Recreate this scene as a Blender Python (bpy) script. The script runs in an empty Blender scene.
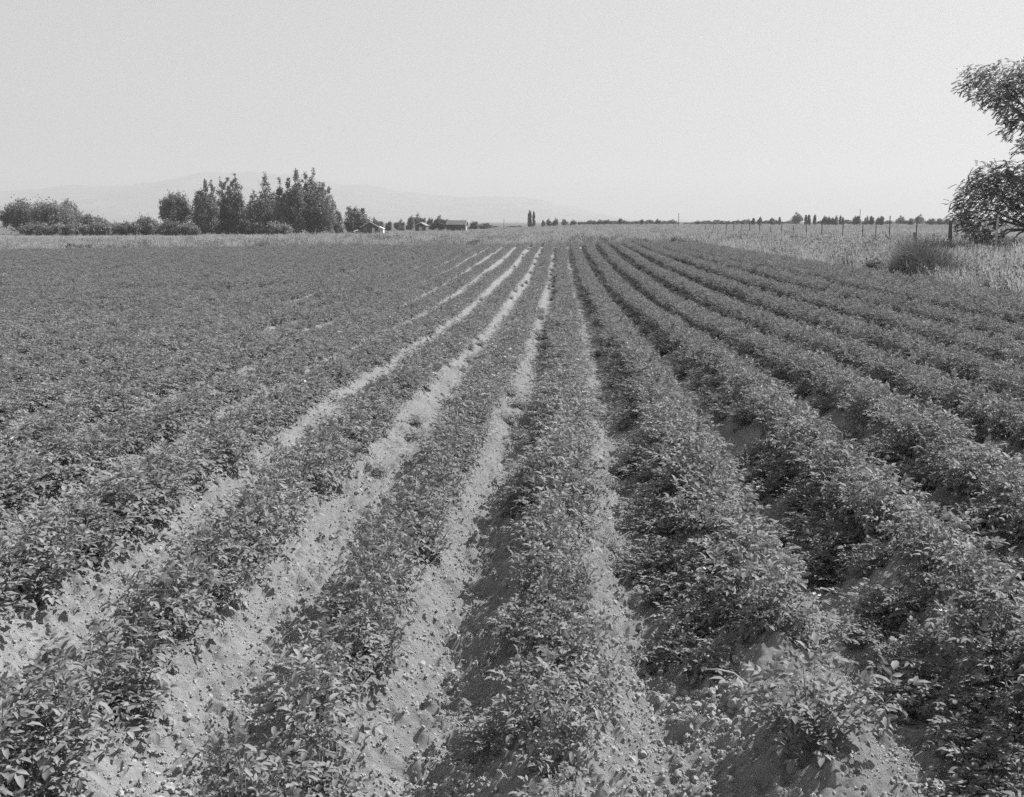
import bpy, math, random
import numpy as np
from mathutils import Vector, Matrix

random.seed(7)
rng = np.random.default_rng(7)
scn = bpy.context.scene
COL = scn.collection
R = math.radians

# ------------------------------------------------------------------ camera model
F = 1150.0            # focal length in pixels at a width of 1024
CX, CY = 512.0, 398.5
HOR, VPX = 221.5, 561.0
CAMZ = 2.05
SP = 1.0             # row spacing
X0 = -0.01            # centre of the middle row
FX1, FY1 = 11.2, 94.0   # right and far border of the potato field


def smooth(a, b, x):
    t = np.clip((np.asarray(x, float) - a) / (b - a), 0, 1)
    return t * t * (3 - 2 * t)


def terrain(X, Y):
    X = np.asarray(X, float); Y = np.asarray(Y, float)
    z = 0.0117 * np.clip(X, -90, 0)
    z = z - .47 * smooth(6, 34, Y) * (1 - smooth(48, 96, Y)) * smooth(8.5, 2.0, X) * smooth(-90, -50, X)
    left = smooth(30, -40, X)
    z = z - 1.25 * left * smooth(135, 300, Y)
    z = z - 1.0 * left * smooth(300, 1200, Y)
    return z


def at(px, d, z=None):
    """ground point seen in picture column px at depth d along the rows"""
    X = (px - VPX) / F * d
    return X, d, (float(terrain(X, d)) if z is None else z)


# ------------------------------------------------------------------ value noise
def _hash(ix, iy, s):
    n = (ix.astype(np.int64) * 374761393 + iy.astype(np.int64) * 668265263 + s * 1274126177) & 0x7fffffff
    n = ((n ^ (n >> 13)) * 1274126177) & 0x7fffffff
    n = (n ^ (n >> 16)) & 0xffff
    return n / 65535.0


def vnoise(x, y, s=0):
    xi = np.floor(x); yi = np.floor(y)
    fx = x - xi; fy = y - yi
    fx = fx * fx * (3 - 2 * fx); fy = fy * fy * (3 - 2 * fy)
    a = _hash(xi, yi, s); b = _hash(xi + 1, yi, s); c = _hash(xi, yi + 1, s); d = _hash(xi + 1, yi + 1, s)
    return (a + (b - a) * fx) * (1 - fy) + (c + (d - c) * fx) * fy


# ------------------------------------------------------------------ rows
def wig(Y, r):
    Y = np.asarray(Y, float)
    return (0.10 * smooth(7, 15, Y) + 0.13 * smooth(-.35, -.9, r) * smooth(15, 8, Y) + 0.04 * np.sin(Y / 5.1 + r * 1.7) * smooth(4, 20, Y) + 0.05 * np.sin(Y / 21.0 + r * 0.9) * smooth(6, 25, Y))


def row_x(r, Y):
    return X0 + SP * r + wig(Y, r)


def soil_z(X, Y):
    """height of the ridged field above the terrain"""
    X = np.asarray(X, float); Y = np.asarray(Y, float)
    r = (X - X0 - wig(Y, (X - X0) / SP)) / SP
    ph = r - np.round(r)
    amp = 0.10 + 0.045 * smooth(0.5, 2.5, r)
    prof = amp * np.cos(2 * np.pi * ph)
    fade = smooth(FX1 + 0.5, FX1 - 0.3, X) * smooth(FY1 + 1.0, FY1 - 0.5, Y)
    return prof * fade


def clods(X, Y):
    n = 0.045 * (vnoise(X / 0.33, Y / 0.33, 1) - .5)
    n += 0.045 * (vnoise(X / 0.13, Y / 0.13, 2) - .5)
    k = vnoise(X / 0.07, Y / 0.07, 3)
    n += 0.085 * np.clip(k - 0.5, 0, 1)
    n += 0.040 * (vnoise(X / 0.040, Y / 0.036, 5) - .5)
    return n


def lumps(X, Y, cell, s):
    """rounded crumbs of earth: one dome of random size in every cell"""
    gx = np.floor(X / cell); gy = np.floor(Y / cell); out = np.zeros_like(X)
    for i in (-1, 0, 1):
        for j in (-1, 0, 1):
            cx = gx + i; cy = gy + j
            px = (cx + _hash(cx, cy, s)) * cell; py = (cy + _hash(cx, cy, s + 1)) * cell
            rr = cell * (.18 + .5 * _hash(cx, cy, s + 2) ** 2)
            d2 = ((X - px) ** 2 + (Y - py) ** 2) / rr ** 2
            out = np.maximum(out, rr * np.sqrt(np.clip(1 - d2, 0, 1)))
    return out


def crumbs(xx, yy):
    patch = np.exp(-((xx - .68) / .22) ** 2 - ((yy - 4.75) / .4) ** 2)
    return smooth(12, 9, yy) * (lumps(xx, yy, .055, 61) * 1.0 + lumps(xx, yy, .11, 71) * .26 * (.4 + vnoise(xx / .5, yy / .5, 77)) + patch * lumps(xx, yy, .075, 81) * .7)


# ------------------------------------------------------------------ mesh + object helpers
def new_mesh(name, V, faces, mats=(), midx=None, attrs=None, smooth_shade=False):
    """faces: list of tuples or an (n,3)/(n,4) int array"""
    me = bpy.data.meshes.new(name)
    V = np.asarray(V, np.float32)
    if isinstance(faces, np.ndarray):
        nf, k = faces.shape
        me.vertices.add(len(V)); me.vertices.foreach_set('co', V.ravel())
        me.loops.add(nf * k); me.loops.foreach_set('vertex_index', faces.astype(np.int32).ravel())
        me.polygons.add(nf)
        me.polygons.foreach_set('loop_start', np.arange(0, nf * k, k, dtype=np.int32))
        me.update(calc_edges=True)
    else:
        me.from_pydata([tuple(v) for v in V], [], [tuple(f) for f in faces]); me.update()
    for m in mats:
        me.materials.append(m)
    if midx is not None and len(me.polygons):
        me.polygons.foreach_set('material_index', np.asarray(midx, np.int32))
    if attrs:
        for k, (typ, arr) in attrs.items():
            a = me.attributes.new(k, typ, 'POINT')
            a.data.foreach_set('vector' if typ == 'FLOAT_VECTOR' else 'value', np.asarray(arr).ravel())
    if smooth_shade and len(me.polygons):
        me.polygons.foreach_set('use_smooth', np.ones(len(me.polygons), bool))
    me.validate(clean_customdata=False)
    return me


class MB:
    """collects vertices and faces of one mesh"""
    def __init__(s): s.v = []; s.f = []; s.t = []; s.m = []
    def add(s, verts, faces, tint=0.5, m=0):
        o = len(s.v); s.v += [tuple(p) for p in verts]; s.t += [tint] * len(verts)
        s.f += [tuple(i + o for i in f) for f in faces]; s.m += [m] * len(faces)
    def box(s, lo, hi, rot=0.0, c=(0, 0), tint=.5):
        x0, y0, z0 = lo; x1, y1, z1 = hi
        P = [(x0, y0, z0), (x1, y0, z0), (x1, y1, z0), (x0, y1, z0), (x0, y0, z1), (x1, y0, z1), (x1, y1, z1), (x0, y1, z1)]
        s.add(P, [(0, 3, 2, 1), (4, 5, 6, 7), (0, 1, 5, 4), (1, 2, 6, 5), (2, 3, 7, 6), (3, 0, 4, 7)], tint)
    def tube(s, pts, radii, n=7, tint=.5, m=0, cap=True):
        pts = [Vector(p) for p in pts]; V = []; Fc = []
        for i, p in enumerate(pts):
            d = (pts[min(i + 1, len(pts) - 1)] - pts[max(i - 1, 0)]).normalized()
            u = d.orthogonal().normalized() if i == 0 else (u - d * u.dot(d)).normalized()
            w = d.cross(u)
            for k in range(n):
                a = 2 * math.pi * k / n
                V.append(p + (u * math.cos(a) + w * math.sin(a)) * radii[i])
        for i in range(len(pts) - 1):
            for k in range(n):
                a = i * n + k; b = i * n + (k + 1) % n
                Fc.append((a, b, b + n, a + n))
        if cap:
            Fc.append(tuple(range(n))[::-1]); Fc.append(tuple(range((len(pts) - 1) * n, len(pts) * n)))
        s.add(V, Fc, tint, m)
    def mesh(s, name, *mats, smooth_shade=False):
        return new_mesh(name, s.v, s.f, mats, s.m, {'tint': ('FLOAT', np.array(s.t, np.float32))}, smooth_shade)


def link(name, data, parent=None, loc=(0, 0, 0), rotz=0.0, scale=1.0):
    o = bpy.data.objects.new(name, data); COL.objects.link(o)
    o.location = loc; o.rotation_euler = (0, 0, rotz)
    o.scale = (scale,) * 3 if not hasattr(scale, '__len__') else scale
    if parent: o.parent = parent
    return o


def tag(o, label, cat, group=None, kind=None):
    if label: o['label'] = label
    if cat: o['category'] = cat
    if group: o['group'] = group
    if kind: o['kind'] = kind
    return o


def copy_thing(src, loc, rotz, scale, label, group=None):
    c = src.copy(); COL.objects.link(c)
    c.location = loc; c.rotation_euler = (0, 0, rotz)
    c.scale = (scale,) * 3 if not hasattr(scale, '__len__') else scale
    c['label'] = label
    if group: c['group'] = group
    elif 'group' in c.keys(): del c['group']
    for ch in list(src.children):
        k = ch.copy(); COL.objects.link(k); k.parent = c
    return c


# ------------------------------------------------------------------ materials (all neutral: a black and white film)
def nodes_of(name):
    m = bpy.data.materials.new(name); m.use_nodes = True
    nt = m.node_tree
    return m, nt, nt.nodes['Principled BSDF'], nt.nodes, nt.links


def ramp(nd, lk, fac, lo, hi, p0=0.0, p1=1.0):
    r = nd.new('ShaderNodeMapRange'); r.inputs['From Min'].default_value = p0; r.inputs['From Max'].default_value = p1
    r.inputs['To Min'].default_value = lo; r.inputs['To Max'].default_value = hi
    lk.new(fac, r.inputs['Value']); return r.outputs['Result']


def noise_node(nd, lk, scale, detail=4, rough=.6, coord='Object'):
    tc = nd.new('ShaderNodeTexCoord'); n = nd.new('ShaderNodeTexNoise')
    n.inputs['Scale'].default_value = scale; n.inputs['Detail'].default_value = detail; n.inputs['Roughness'].default_value = rough
    lk.new(tc.outputs[coord], n.inputs['Vector']); return n.outputs['Fac']


def mat_plain(name, lo, hi, scale=8, rough=.8, bump=0.0, stretch=None):
    m, nt, b, nd, lk = nodes_of(name)
    f = noise_node(nd, lk, scale)
    v = ramp(nd, lk, f, lo, hi, .3, .7)
    lk.new(v, b.inputs['Base Color']); b.inputs['Roughness'].default_value = rough
    if bump:
        bp = nd.new('ShaderNodeBump'); bp.inputs['Strength'].default_value = bump; bp.inputs['Distance'].default_value = .02
        lk.new(f, bp.inputs['Height']); lk.new(bp.outputs['Normal'], b.inputs['Normal'])
    return m


def mat_leaf(name, lo, hi, rough=.42, trans=.25, spec=.5, tval=None):
    """leaf blades: per-leaf tone, gloss, some light coming through"""
    m, nt, b, nd, lk = nodes_of(name)
    a = nd.new('ShaderNodeAttribute'); a.attribute_name = 'tint'
    oi = nd.new('ShaderNodeObjectInfo')
    mx = nd.new('ShaderNodeMath'); mx.operation = 'MULTIPLY_ADD'
    lk.new(oi.outputs['Random'], mx.inputs[0]); mx.inputs[1].default_value = .3
    sc = nd.new('ShaderNodeMath'); sc.operation = 'MULTIPLY'; sc.inputs[1].default_value = .7
    lk.new(a.outputs['Fac'], sc.inputs[0]); lk.new(sc.outputs[0], mx.inputs[2])
    v = ramp(nd, lk, mx.outputs[0], lo, hi)
    lk.new(v, b.inputs['Base Color'])
    b.inputs['Roughness'].default_value = rough; b.inputs['Specular IOR Level'].default_value = spec
    t = nd.new('ShaderNodeBsdfTranslucent'); lk.new(v, t.inputs['Color'])
    mix = nd.new('ShaderNodeMixShader'); mix.inputs[0].default_value = trans
    lk.new(b.outputs[0], mix.inputs[1]); lk.new(t.outputs[0], mix.inputs[2])
    lk.new(mix.outputs[0], nd['Material Output'].inputs['Surface'])
    return m


M_leaf = mat_leaf('potato_leaf', .105, .28, .62, .30, .25)
M_straw = mat_plain('straw', .2, .32, 20, .7)
M_stem = mat_plain('potato_stem', .12, .2, 20, .6)
M_petal = mat_plain('petal', .40, .5, 20, .6)
M_grass = mat_leaf('dry_grass', .20, .47, .7, .3, .2)
M_weed = mat_leaf('weed_leaf', .08, .18, .6, .2, .3)
M_dark = mat_leaf('dark_weed', .05, .13, .7, .15, .2)
M_tree = mat_leaf('tree_leaf', .10, .27, .5, .35, .35)
M_elm = mat_leaf('hanging_leaf', .13, .38, .3, .45, .55)
M_far = mat_leaf('far_leaf', .09, .2, .6, .3, .3)
M_bark = mat_plain('bark', .10, .22, 6, .9, .5)
M_post = mat_plain('grey_wood', .07, .16, 12, .85, .4)
M_pale = mat_plain('pale_wood', .3, .42, 12, .85, .4)
M_wire = mat_plain('wire', .25, .3, 5, .5)
M_wall = mat_plain('dark_boards', .05, .09, 2, .85)
M_white = mat_plain('white_paint', .5, .6, 3, .7)
M_roof = mat_plain('weathered_roof', .12, .18, 3, .8)
M_trim = mat_plain('light_trim', .4, .5, 3, .7)
M_pane = mat_plain('pane', .03, .05, 3, .15)
M_clod = mat_plain('clod_earth', .25, .35, 14, .95, .5)
M_rock = mat_plain('mountain_slope', .07, .14, .004, .95)


def mat_ground():
    m, nt, b, nd, lk = nodes_of('earth')
    tc = nd.new('ShaderNodeTexCoord'); sep = nd.new('ShaderNodeSeparateXYZ'); lk.new(tc.outputs['Object'], sep.inputs[0])
    def nz(scale, det=6, rough=.65):
        n = nd.new('ShaderNodeTexNoise'); n.inputs['Scale'].default_value = scale; n.inputs['Detail'].default_value = det
        n.inputs['Roughness'].default_value = rough; lk.new(tc.outputs['Object'], n.inputs['Vector']); return n.outputs['Fac']
    soil_a = ramp(nd, lk, nz(1.6), .27, .36, .3, .7)
    soil_b = ramp(nd, lk, nz(28), .8, 1.15, .3, .7)
    soil = nd.new('ShaderNodeMath'); soil.operation = 'MULTIPLY'; lk.new(soil_a, soil.inputs[0]); lk.new(soil_b, soil.inputs[1])
    g1 = ramp(nd, lk, nz(.11, 8, .7), .17, .32, .35, .65)
    fd = nd.new('ShaderNodeMath'); fd.operation = 'MULTIPLY'; lk.new(g1, fd.inputs[0]); lk.new(ramp(nd, lk, sep.outputs['Y'], 1, .5, 170, 420), fd.inputs[1]); g1 = fd.outputs[0]
    g2 = ramp(nd, lk, nz(2.2, 6, .7), .7, 1.25, .3, .7)
    gr = nd.new('ShaderNodeMath'); gr.operation = 'MULTIPLY'; lk.new(g1, gr.inputs[0]); lk.new(g2, gr.inputs[1])
    mx = ramp(nd, lk, sep.outputs['X'], 1, 0, FX1 - .2, FX1 + .4); my = ramp(nd, lk, sep.outputs['Y'], 1, 0, FY1 + 2.5, FY1 + 4.5)
    k = nd.new('ShaderNodeMath'); k.operation = 'MULTIPLY'; lk.new(mx, k.inputs[0]); lk.new(my, k.inputs[1])
    mix = nd.new('ShaderNodeMix'); mix.data_type = 'FLOAT'
    lk.new(k.outputs[0], mix.inputs['Factor']); lk.new(gr.outputs[0], mix.inputs['A']); lk.new(soil.outputs[0], mix.inputs['B'])
    lk.new(mix.outputs['Result'], b.inputs['Base Color'])
    b.inputs['Roughness'].default_value = .95; b.inputs['Specular IOR Level'].default_value = .15; b.inputs['Diffuse Roughness'].default_value = 1.0
    bp = nd.new('ShaderNodeBump'); bp.inputs['Strength'].default_value = 1.0; bp.inputs['Distance'].default_value = .03
    lk.new(nz(38, 8, .8), bp.inputs['Height']); lk.new(bp.outputs['Normal'], b.inputs['Normal'])
    return m


M_ground = mat_ground()

# ------------------------------------------------------------------ ground: one sheet, ridged inside the field
def steps(a, b, d0, k):
    out = [a]
    while out[-1] < b:
        out.append(out[-1] + max(d0, k * abs(out[-1])))
    return out

xr = np.concatenate([np.arange(-5.0, -3.4, .03), np.arange(-3.4, 3.3, .015), np.arange(3.3, 5.6, .03)])
xm = np.arange(5.6, 15, .09)
xl = np.arange(-75, -5.0, .11)
xs = np.concatenate([-np.array(steps(75.5, 14000, 2, .12))[::-1], xl, xr, xm, np.array(steps(15.2, 14000, .6, .1))])
ys = np.concatenate([-np.array(steps(3, 3000, 2, .3))[::-1], [-1, 0, 1, 2], np.array(steps(2.6, 12, .014, .0034)), np.array(steps(12.06, 121, .06, .006)),
                     np.array(steps(122, 15000, 2, .06))])
GX, GY = np.meshgrid(xs, ys)
infield = smooth(FX1 + .5, FX1, GX) * smooth(FY1 + 5, FY1 + 2, GY)
GZ = terrain(GX, GY) + soil_z(GX, GY) + clods(GX, GY) * infield * (GX > -14) * smooth(40, 25, GY)
near_r = (GY > 2.5) & (GY < 12.0) & (GX > -5) & (GX < 5.5)
xx, yy = GX[near_r], GY[near_r]
GZ[near_r] += crumbs(xx, yy)
GZ += (1 - infield) * 0.18 * (vnoise(GX / 3.1, GY / 3.1, 9) - .5)
# small bank on the right border
GZ += .10 * smooth(FX1 + .2, FX1 + 2.0, GX) * smooth(FY1 + 60, FY1, GY)
nx, ny = len(xs), len(ys)
idx = np.arange(nx * ny).reshape(ny, nx)
Fq = np.stack([idx[:-1, :-1], idx[:-1, 1:], idx[1:, 1:], idx[1:, :-1]], -1).reshape(-1, 4)
gm = new_mesh('ground', np.stack([GX, GY, GZ], -1).reshape(-1, 3), Fq, [M_ground], None, None, True)
g = link('ground', gm); g['kind'] = 'structure'


def gz(X, Y):
    X = np.asarray(X, float); Y = np.asarray(Y, float)
    return terrain(X, Y) + soil_z(X, Y)


# ------------------------------------------------------------------ potato plants
def leaflet(mb, base, d, up, L, W, tint, droop=.15, cup=.22):
    s = d.cross(up).normalized(); n = s.cross(d).normalized()
    m1 = base + d * (L * .32); m2 = base + d * (L * .68) - n * (droop * L * .35); tip = base + d * L * .98 - n * (droop * L)
    l1 = m1 + s * (W * .46) + n * (cup * W); r1 = m1 - s * (W * .46) + n * (cup * W)
    l2 = m2 + s * (W * .42) + n * (cup * .8 * W); r2 = m2 - s * (W * .42) + n * (cup * .8 * W)
    mb.add([base, l1, r1, m1, l2, r2, m2, tip], [(0, 3, 1), (0, 2, 3), (1, 3, 6, 4), (3, 2, 5, 6), (4, 6, 7), (6, 5, 7)], tint)


def potato(seed, n_stem=11, n_leaf=12, H=.40, spread=.28):
    rd = random.Random(seed)
    lv, st = MB(), MB()
    tips = []
    for i in range(n_stem):
        az = 2 * math.pi * (i + rd.random() * .8) / n_stem
        lean = rd.uniform(.15, 1.0) if i else .1
        h = H * rd.uniform(.75, 1.12) * (1 - .42 * lean)
        rad = spread * lean * rd.uniform(.75, 1.1)
        pts = []
        for k in range(5):
            t = k / 4
            pts.append(Vector((math.cos(az) * rad * (t ** .8), math.sin(az) * rad * (t ** .8), h * (t ** .85) - .03 * (1 - t))))
        st.tube(pts, [.006, .005, .004, .0025, .001], 4, cap=False)
        tips.append(pts[-1])
        for j in range(n_leaf):
            t = .22 + .78 * (j + rd.random() * .5) / n_leaf
            t = min(t, 1.0)
            q = t * 4; k = min(int(q), 3); p = pts[k].lerp(pts[k + 1], q - k)
            la = az + 2.4 * j + rd.uniform(-.5, .5)
            el = R(rd.uniform(5, 65)) if t < .8 else R(rd.uniform(40, 88))
            d = Vector((math.cos(la) * math.cos(el), math.sin(la) * math.cos(el), math.sin(el)))
            Lr = rd.uniform(.075, .135) * (1 if t < .9 else .7)
            tint = min(1, max(0, rd.gauss(.45, .24)))
            nseg = 4
            pos = p.copy(); dd = d.copy()
            for s in range(nseg):
                dd = (dd + Vector((0, 0, -.10 - .10 * s))).normalized()
                pos2 = pos + dd * (Lr / nseg)
                side = dd.cross(Vector((0, 0, 1)))
                side = side.normalized() if side.length > 1e-4 else Vector((1, 0, 0))
                up = side.cross(dd).normalized()
                if s >= 1:
                    ls = rd.uniform(.024, .043) * (.75 + .1 * s)
                    for sg in (1, -1):
                        ld = (side * sg * .8 + dd * .55 + up * rd.uniform(-.5, .75)).normalized()
                        leaflet(lv, pos2, ld, (up + side * rd.uniform(-1.1, 1.1) + dd * rd.uniform(-.6, .6)).normalized(), ls, ls * .43,
                                min(1, max(0, tint + rd.uniform(-.15, .15))), rd.uniform(.0, .45), rd.uniform(.05, .4))
                pos = pos2
            ls = rd.uniform(.037, .058)
            leaflet(lv, pos, (dd + Vector((0, 0, rd.uniform(-.2, .3)))).normalized(), up, ls, ls * .46, tint, .25)
    fl = MB()
    for q in range(2):
        p = rd.choice(tips) + Vector((rd.uniform(-.05, .05), rd.uniform(-.05, .05), rd.uniform(.03, .06)))
        for w in range(3):
            c = p + Vector((rd.uniform(-.025, .025), rd.uniform(-.025, .025), rd.uniform(-.01, .02)))
            n = Vector((rd.uniform(-.6, .6), rd.uniform(-.6, .6), 1)).normalized(); u = n.orthogonal().normalized(); v = n.cross(u)
            ring = []
            for k in range(10):
                rr = .012 if k % 2 == 0 else .007
                ring.append(c + (u * math.cos(k * .628) + v * math.sin(k * .628)) * rr + n * (.004 if k % 2 == 0 else .0))
            fl.add([c] + ring, [(0, 1 + k, 1 + (k + 1) % 10) for k in range(10)])
        fl.tube([p - Vector((0, 0, .05)), p], [.003, .002], 4, cap=False)
    return lv, st, fl


NVAR = 10
PM = []
for i in range(NVAR):
    lv, st, fl = potato(100 + i, 11 + i % 3, 14)
    PM.append((lv, st, fl, lv.mesh('potato_foliage', M_leaf, smooth_shade=True), st.mesh('potato_stems', M_stem), fl.mesh('potato_blossom', M_petal)))


def row_size(r, Y):
    """(width scale, height scale) of the plants of row r"""
    k = float(smooth(5.5, 14, Y)); f = float(smooth(-7, -12, r))
    if r == 0: w, h = .84 + .32 * k, .88 - .06 * k
    elif r == 1: w, h = .98, .92
    elif r >= 2: w, h = 1.0 - .04 * k, .96
    elif r == -1: w, h = .78 + .38 * k, .90 - .08 * k
    else: w, h = (.96 if r > -3 else 1.2) + (.16 if r > -3 else -.04) * k + .10 * f, .94 - .20 * k
    return w, h


plants = []
tan_half = 512 / F
for r in range(-85, int((FX1 - X0) / SP)):
    Y = 3.0 + rng.random() * .2
    while Y < FY1 - .5:
        step = .27 if Y < 40 else .30
        Yj = Y + rng.uniform(-.05, .05)
        Xj = float(row_x(r, Yj)) + rng.normal(0, .05)
        px = VPX + F * Xj / max(Yj, .1)
        if -220 < px < 1250:
            w, h = row_size(r, Yj)
            e = .5 if r >= 1 else 1.0
            w *= 1 + e * rng.uniform(-.15, .15); h *= 1 + e * rng.uniform(-.18, .15)
            # slow changes of vigour along the row
            vg = (.98 if r >= 1 else .9) + (.10 if r >= 1 else .22) * float(vnoise(np.array([Yj / 4.0]), np.array([r * 7.3]), 21)[0])
            w *= vg; h *= vg
            for (ra, rb, ya, yb) in ((-12, -11, 37, 45), (-14, -13, 38, 43), (-11, -10, 50, 57), (-6, -5, 21.5, 26.5), (-9, -8, 33, 37), (-16, -15, 41, 44)):
                if ra <= r <= rb and ya < Yj < yb: w *= .74; h *= .72
            skip = rng.random() < .03
            if r == 1 and Yj < 5.1: skip = True
            if not skip:
                plants.append((Xj, Yj, r, w, h, rng.uniform(0, 6.283), int(rng.integers(NVAR)), px))
                if r >= 1:          # straggling stems low on both flanks of the big right-hand rows
                    nr = 1.0 if Yj < 10 and r < 4 else 0.0
                    for off, pr in ((-rng.uniform(.20, .28), .62 + .35 * nr), (-rng.uniform(.34, .44), .55 * nr), (rng.uniform(.16, .24), .35)):
                        if rng.random() < pr:
                            plants.append((Xj + off, Yj + rng.uniform(-.12, .12), r, w * .8, h * (.5 if off > -.3 else .4), rng.uniform(0, 6.283), int(rng.integers(NVAR)), px))
                if r in (0, -1) and Yj < 14 and rng.random() < (.5 if r == 0 else .12):      # stems lying out over the shaded flank
                    plants.append((Xj - rng.uniform(.16, .26), Yj + rng.uniform(-.12, .12), r, w * .8, h * .5, rng.uniform(0, 6.283), int(rng.integers(NVAR)), px))
                if r < 1 and Yj > 7 and rng.random() < .12:      # seedlings strayed into the furrow
                    plants.append((Xj + rng.choice((-1, 1)) * rng.uniform(.32, .45), Yj, r, .5, .38, rng.uniform(0, 6.283), int(rng.integers(NVAR)), px))
        Y += step


def screen(X, Y, Z):
    # pixel of a world point (small pitch and yaw folded in)
    p = CAM_INV @ Vector((X, Y, Z))
    return CX + F * p.x / -p.z, CY - F * p.y / -p.z


# camera (needed here to find the plants in view)
pitch = math.atan((CY - HOR) / F)
yaw = math.atan((VPX - CX) / (F / math.cos(pitch)))
cam_d = bpy.data.cameras.new('camera'); cam = bpy.data.objects.new('camera', cam_d); COL.objects.link(cam)
cam.location = (0, 0, CAMZ); cam.rotation_euler = (math.pi / 2 - pitch, 0, yaw)
cam_d.sensor_width = 36; cam_d.sensor_fit = 'HORIZONTAL'; cam_d.lens = 36 * F / 1024
cam_d.clip_start = .1; cam_d.clip_end = 60000
scn.camera = cam
CAM_INV = (Matrix.Translation(cam.location) @ cam.rotation_euler.to_matrix().to_4x4()).inverted()

near, rest = [], []
for p in sorted(plants, key=lambda p: p[0] ** 2 + p[1] ** 2):
    z = float(gz(p[0], p[1]))
    sx, sy = screen(p[0], p[1], z + .3)
    if len(near) < 298 and -10 < sx < 1034 and sy < 815: near.append((p, z))
    else: rest.append((p, z))

ROWNAME = {0: 'middle row', 1: 'first row right of the middle', 2: 'second row right of the middle',
           3: 'third row right of the middle', 4: 'fourth row right of the middle', 5: 'fifth row right of the middle',
           6: 'sixth row right of the middle',
           -1: 'first row left of the middle', -2: 'second row left of the middle', -3: 'third row left of the middle',
           -4: 'fourth row left of the middle', -5: 'fifth row left of the middle', -6: 'sixth row left of the middle',
           -7: 'seventh row left of the middle'}
ROWLOOK = {0: 'slender leafy potato plant', 1: 'bushy upright potato plant',
           -1: 'small leafed potato plant', -2: 'low spreading potato plant'}
protos = {}
for (p, z) in near:
    X, Y, r, w, h, rz, v, px = p
    lab = ROWLOOK.get(r, 'tall bushy potato plant' if r > 0 else 'wide leafy potato plant') + ', near end of the ' + ROWNAME[r]
    grp = 'potato plants at the near end of the ' + ROWNAME[r]
    fl = r >= 1 and random.random() < .3
    key = (v, fl)
    if key not in protos:
        o = link('potato_plant', None, None, (X, Y, z - .02), rz, (w, w, h))
        tag(o, lab, 'potato plant', grp)
        link('foliage', PM[v][3], o); link('stem', PM[v][4], o)
        if fl: link('blossom', PM[v][5], o)
        protos[key] = o
    else:
        copy_thing(protos[key], (X, Y, z - .02), rz, (w, w, h), lab, grp)

# the plant standing apart at the near end of the first row right
for dx, dy, v, w, h in ((0, 0, 3, 1.18, 1.0),):
    X, Y = .96 + dx, 4.12 + dy
    o = link('potato_plant', None, None, (X, Y, float(gz(X, Y)) - .02), 1.1, (w, w, h))
    tag(o, 'lone potato plant standing apart on bare soil at the near end of its row', 'potato plant')
    link('foliage', PM[v][3], o); link('stem', PM[v][4], o)
mb = MB()
mb.tube([(0, 0, 0), (-.01, -.01, .05), (-.05, -.02, .09), (-.11, -.02, .105), (-.16, -.01, .10)], [.0035, .0045, .004, .0035, .002], 6)
zz = float(gz(.80, 4.70)) + .03
tag(link('dry_stalk', mb.mesh('dry_stalk', M_straw), None, (.80, 4.70, zz), 0.0, (1.1, 1.1, 1.0)), 'pale bent dry stalk lying over the rough soil beside the lone plant', 'stalk')


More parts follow.
